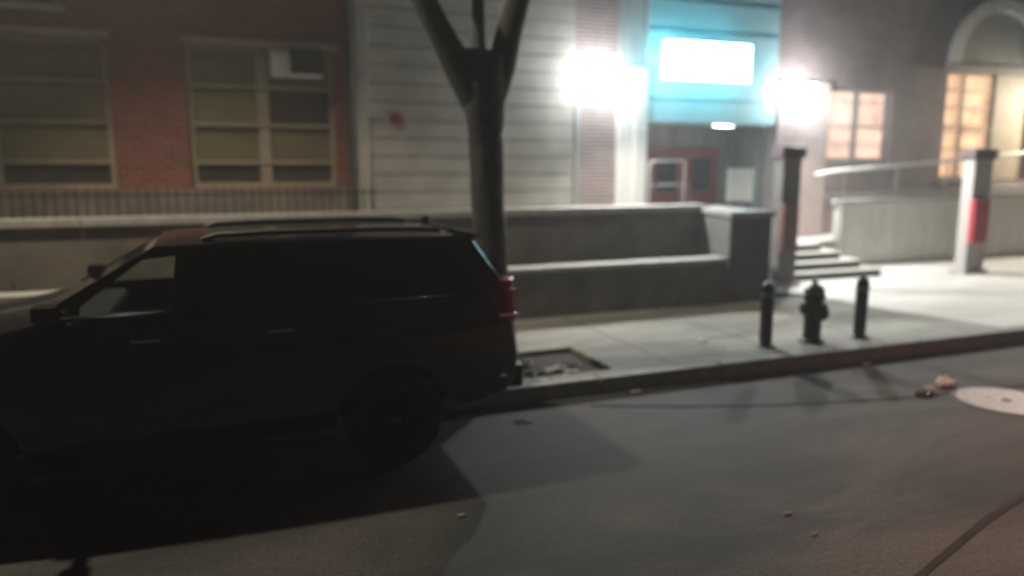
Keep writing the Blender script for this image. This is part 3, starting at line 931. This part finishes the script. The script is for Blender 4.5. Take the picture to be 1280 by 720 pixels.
# roof
bm = bmesh.new()
rs = []
for x, ze, zc, hw in ((-.46, 1.735, 1.755, .69), (-.33, 1.752, 1.785, .712), (.1, 1.762, 1.805, .718), (.8, 1.762, 1.805, .718), (1.4, 1.752, 1.79, .712), (1.75, 1.738, 1.765, .70), (1.86, 1.725, 1.745, .66)):
    rs.append([bm.verts.new((x, CY + y * hw, ze + (zc - ze) * (1 - y * y) - dz)) for y, dz in [(-1, .03), (-1.01, .004), (-.9, 0), (-.5, 0), (0, 0), (.5, 0), (.9, 0), (1.01, .004), (1, .03), (.5, .035), (-.5, .035)]])
for a, b in zip(rs, rs[1:]):
    for k in range(11):
        bm.faces.new((a[k], a[(k + 1) % 11], b[(k + 1) % 11], b[k]))
bm.faces.new(rs[0][::-1])
bm.faces.new(rs[-1])
mb = MB()
mb.bm.free()
mb.bm = bm
mb.build('roof', M['paint'], CAR, smooth=True)
MB().prism([(1.74, CY - .62, 1.755), (1.93, CY - .60, 1.712), (1.93, CY + .60, 1.712), (1.74, CY + .62, 1.755)], (0, 0, .028)).build('spoiler', M['paint'], CAR, bevel=.008)
MB().box(1.60, 1.66, CY - .01, CY + .01, 1.80, 1.86).build('antenna', M['trim'], CAR, bevel=.004)
# windscreen, tailgate glass, tailgate lower body, plate
mb = MB()
mb.prism([(-1.14, CY - .80, ZB), (-1.14, CY + .80, ZB), (-.44, CY + .68, 1.745), (-.44, CY - .68, 1.745)], (.006, 0, -.003))
mb.build('windscreen', M['glass'], CAR)
mb = MB()
mb.prism([(2.055, CY - .80, ZB), (2.055, CY + .80, ZB), (1.80, CY + .665, 1.735), (1.80, CY - .665, 1.735)], (-.008, 0, -.003))
mb.build('rear_window', M['tint'], CAR)
for s in (-1, 1):
    mb = MB()
    prev = None
    for k in range(6):
        a = k / 5 * math.pi / 2
        dx, dy = .05 * math.sin(a), .11 * (1 - math.cos(a))
        lo_ = Vector((2.02 + dx, CY + s * (.868 - dy), ZB + .02))
        hi_ = Vector((1.80 + dx, CY + s * (.735 - dy), 1.70))
        cur = (mb.bm.verts.new(lo_), mb.bm.verts.new(hi_))
        if prev: mb.bm.faces.new((prev[0], cur[0], cur[1], prev[1]))
        prev = cur
    mb.build('rear_window', M['tint'], CAR, smooth=True)
MB().box(2.15, 2.185, CY - .26, CY + .26, .80, .93, .005).build('number_plate', M['plate'], CAR)
MB().box(2.08, 2.24, CY - .78, CY + .78, .48, .68, .04).build('rear_bumper', M['trim'], CAR, smooth=True)
MB().box(-2.72, -2.56, CY - .74, CY + .74, .38, .66, .04).build('front_bumper', M['trim'], CAR, smooth=True)
mb = MB()
for k in range(5):
    mb.box(-2.66, -2.60, CY - .45, CY + .45, .70 + k * .045, .725 + k * .045)
mb.build('grille', M['chrome'], CAR)
# cabin
mb = MB()
mb.box(-1.0, 1.72, CY - .79, CY + .79, .60, .64)
mb.box(1.3, 1.33, CY - .78, CY + .78, .64, 1.30)
mb.build('cabin_floor', M['cabin'], CAR)
for s in (-1, 1):
    mb = MB().box(-.45, .05, CY + s * .38 - .25, CY + s * .38 + .25, .66, .86, .04)
    mb.box(-.02, .12, CY + s * .38 - .24, CY + s * .38 + .24, .84, 1.28, .04)
    mb.box(.02, .1, CY + s * .38 - .13, CY + s * .38 + .13, 1.30, 1.47, .03)
    mb.build('seat', M['cabin'], CAR)
MB().box(.75, .9, CY - .68, CY + .68, .66, 1.30, .04).build('rear_seat', M['cabin'], CAR)
MB().box(-1.1, -.78, CY - .76, CY + .76, .95, 1.27, .05).build('dashboard', M['cabin'], CAR)
# wheels
def wheel(wx, s):
    y0 = CY + s * .80
    r = .375
    ty = MB().lathe((wx, y0, r), [(.235, -.11), (.33, -.115), (.365, -.09), (r, -.05), (r, .05), (.365, .09), (.33, .115), (.235, .11)], 40, 'y').build('wheel', M['tyre'], CAR, smooth=True)
    mb = MB().lathe((wx, y0 + s * .09, r), [(.24, -.02), (.24, .015), (.225, .02), (.222, -.018)], 36, 'y')
    for k in range(5):
        a = k * 2 * math.pi / 5 + .3
        for da in (-.11, .11):
            d = Vector((math.cos(a + da), 0, math.sin(a + da)))
            c = Vector((wx, y0 + s * .085, r))
            mb.tube([c + Vector((math.cos(a), 0, math.sin(a))) * .04, c + d * .225], [.022, .016], 8)
    mb.lathe((wx, y0 + s * .085, r), [(.055, -.02), (.055, .02), (.02, .028)] if s > 0 else [(.02, -.028), (.055, -.02), (.055, .02)], 20, 'y')
    mb.build('rim', M['rim'], ty, smooth=True)
for wx in WX:
    for s in (-1, 1):
        wheel(wx, s)

# ------------------------------------------------------------------ thin volume added for the lens glow round the lamps
hm = bpy.data.materials.new('haze')
hm.use_nodes = True
hn = hm.node_tree
hn.nodes.remove(hn.nodes['Principled BSDF'])
pv = hn.nodes.new('ShaderNodeVolumePrincipled')
pv.inputs['Color'].default_value = (.9, .95, 1, 1)
pv.inputs['Density'].default_value = HAZE
pv.inputs['Anisotropy'].default_value = .3
hn.links.new(pv.outputs[0], hn.nodes['Material Output'].inputs['Volume'])
hz = tag(MB().box(-95, 125, -65, 125, -1.3, 14).build('haze', hm), kind='stuff')
tag(hz, 'thin damp night air glowing round the entrance lamps', 'haze')
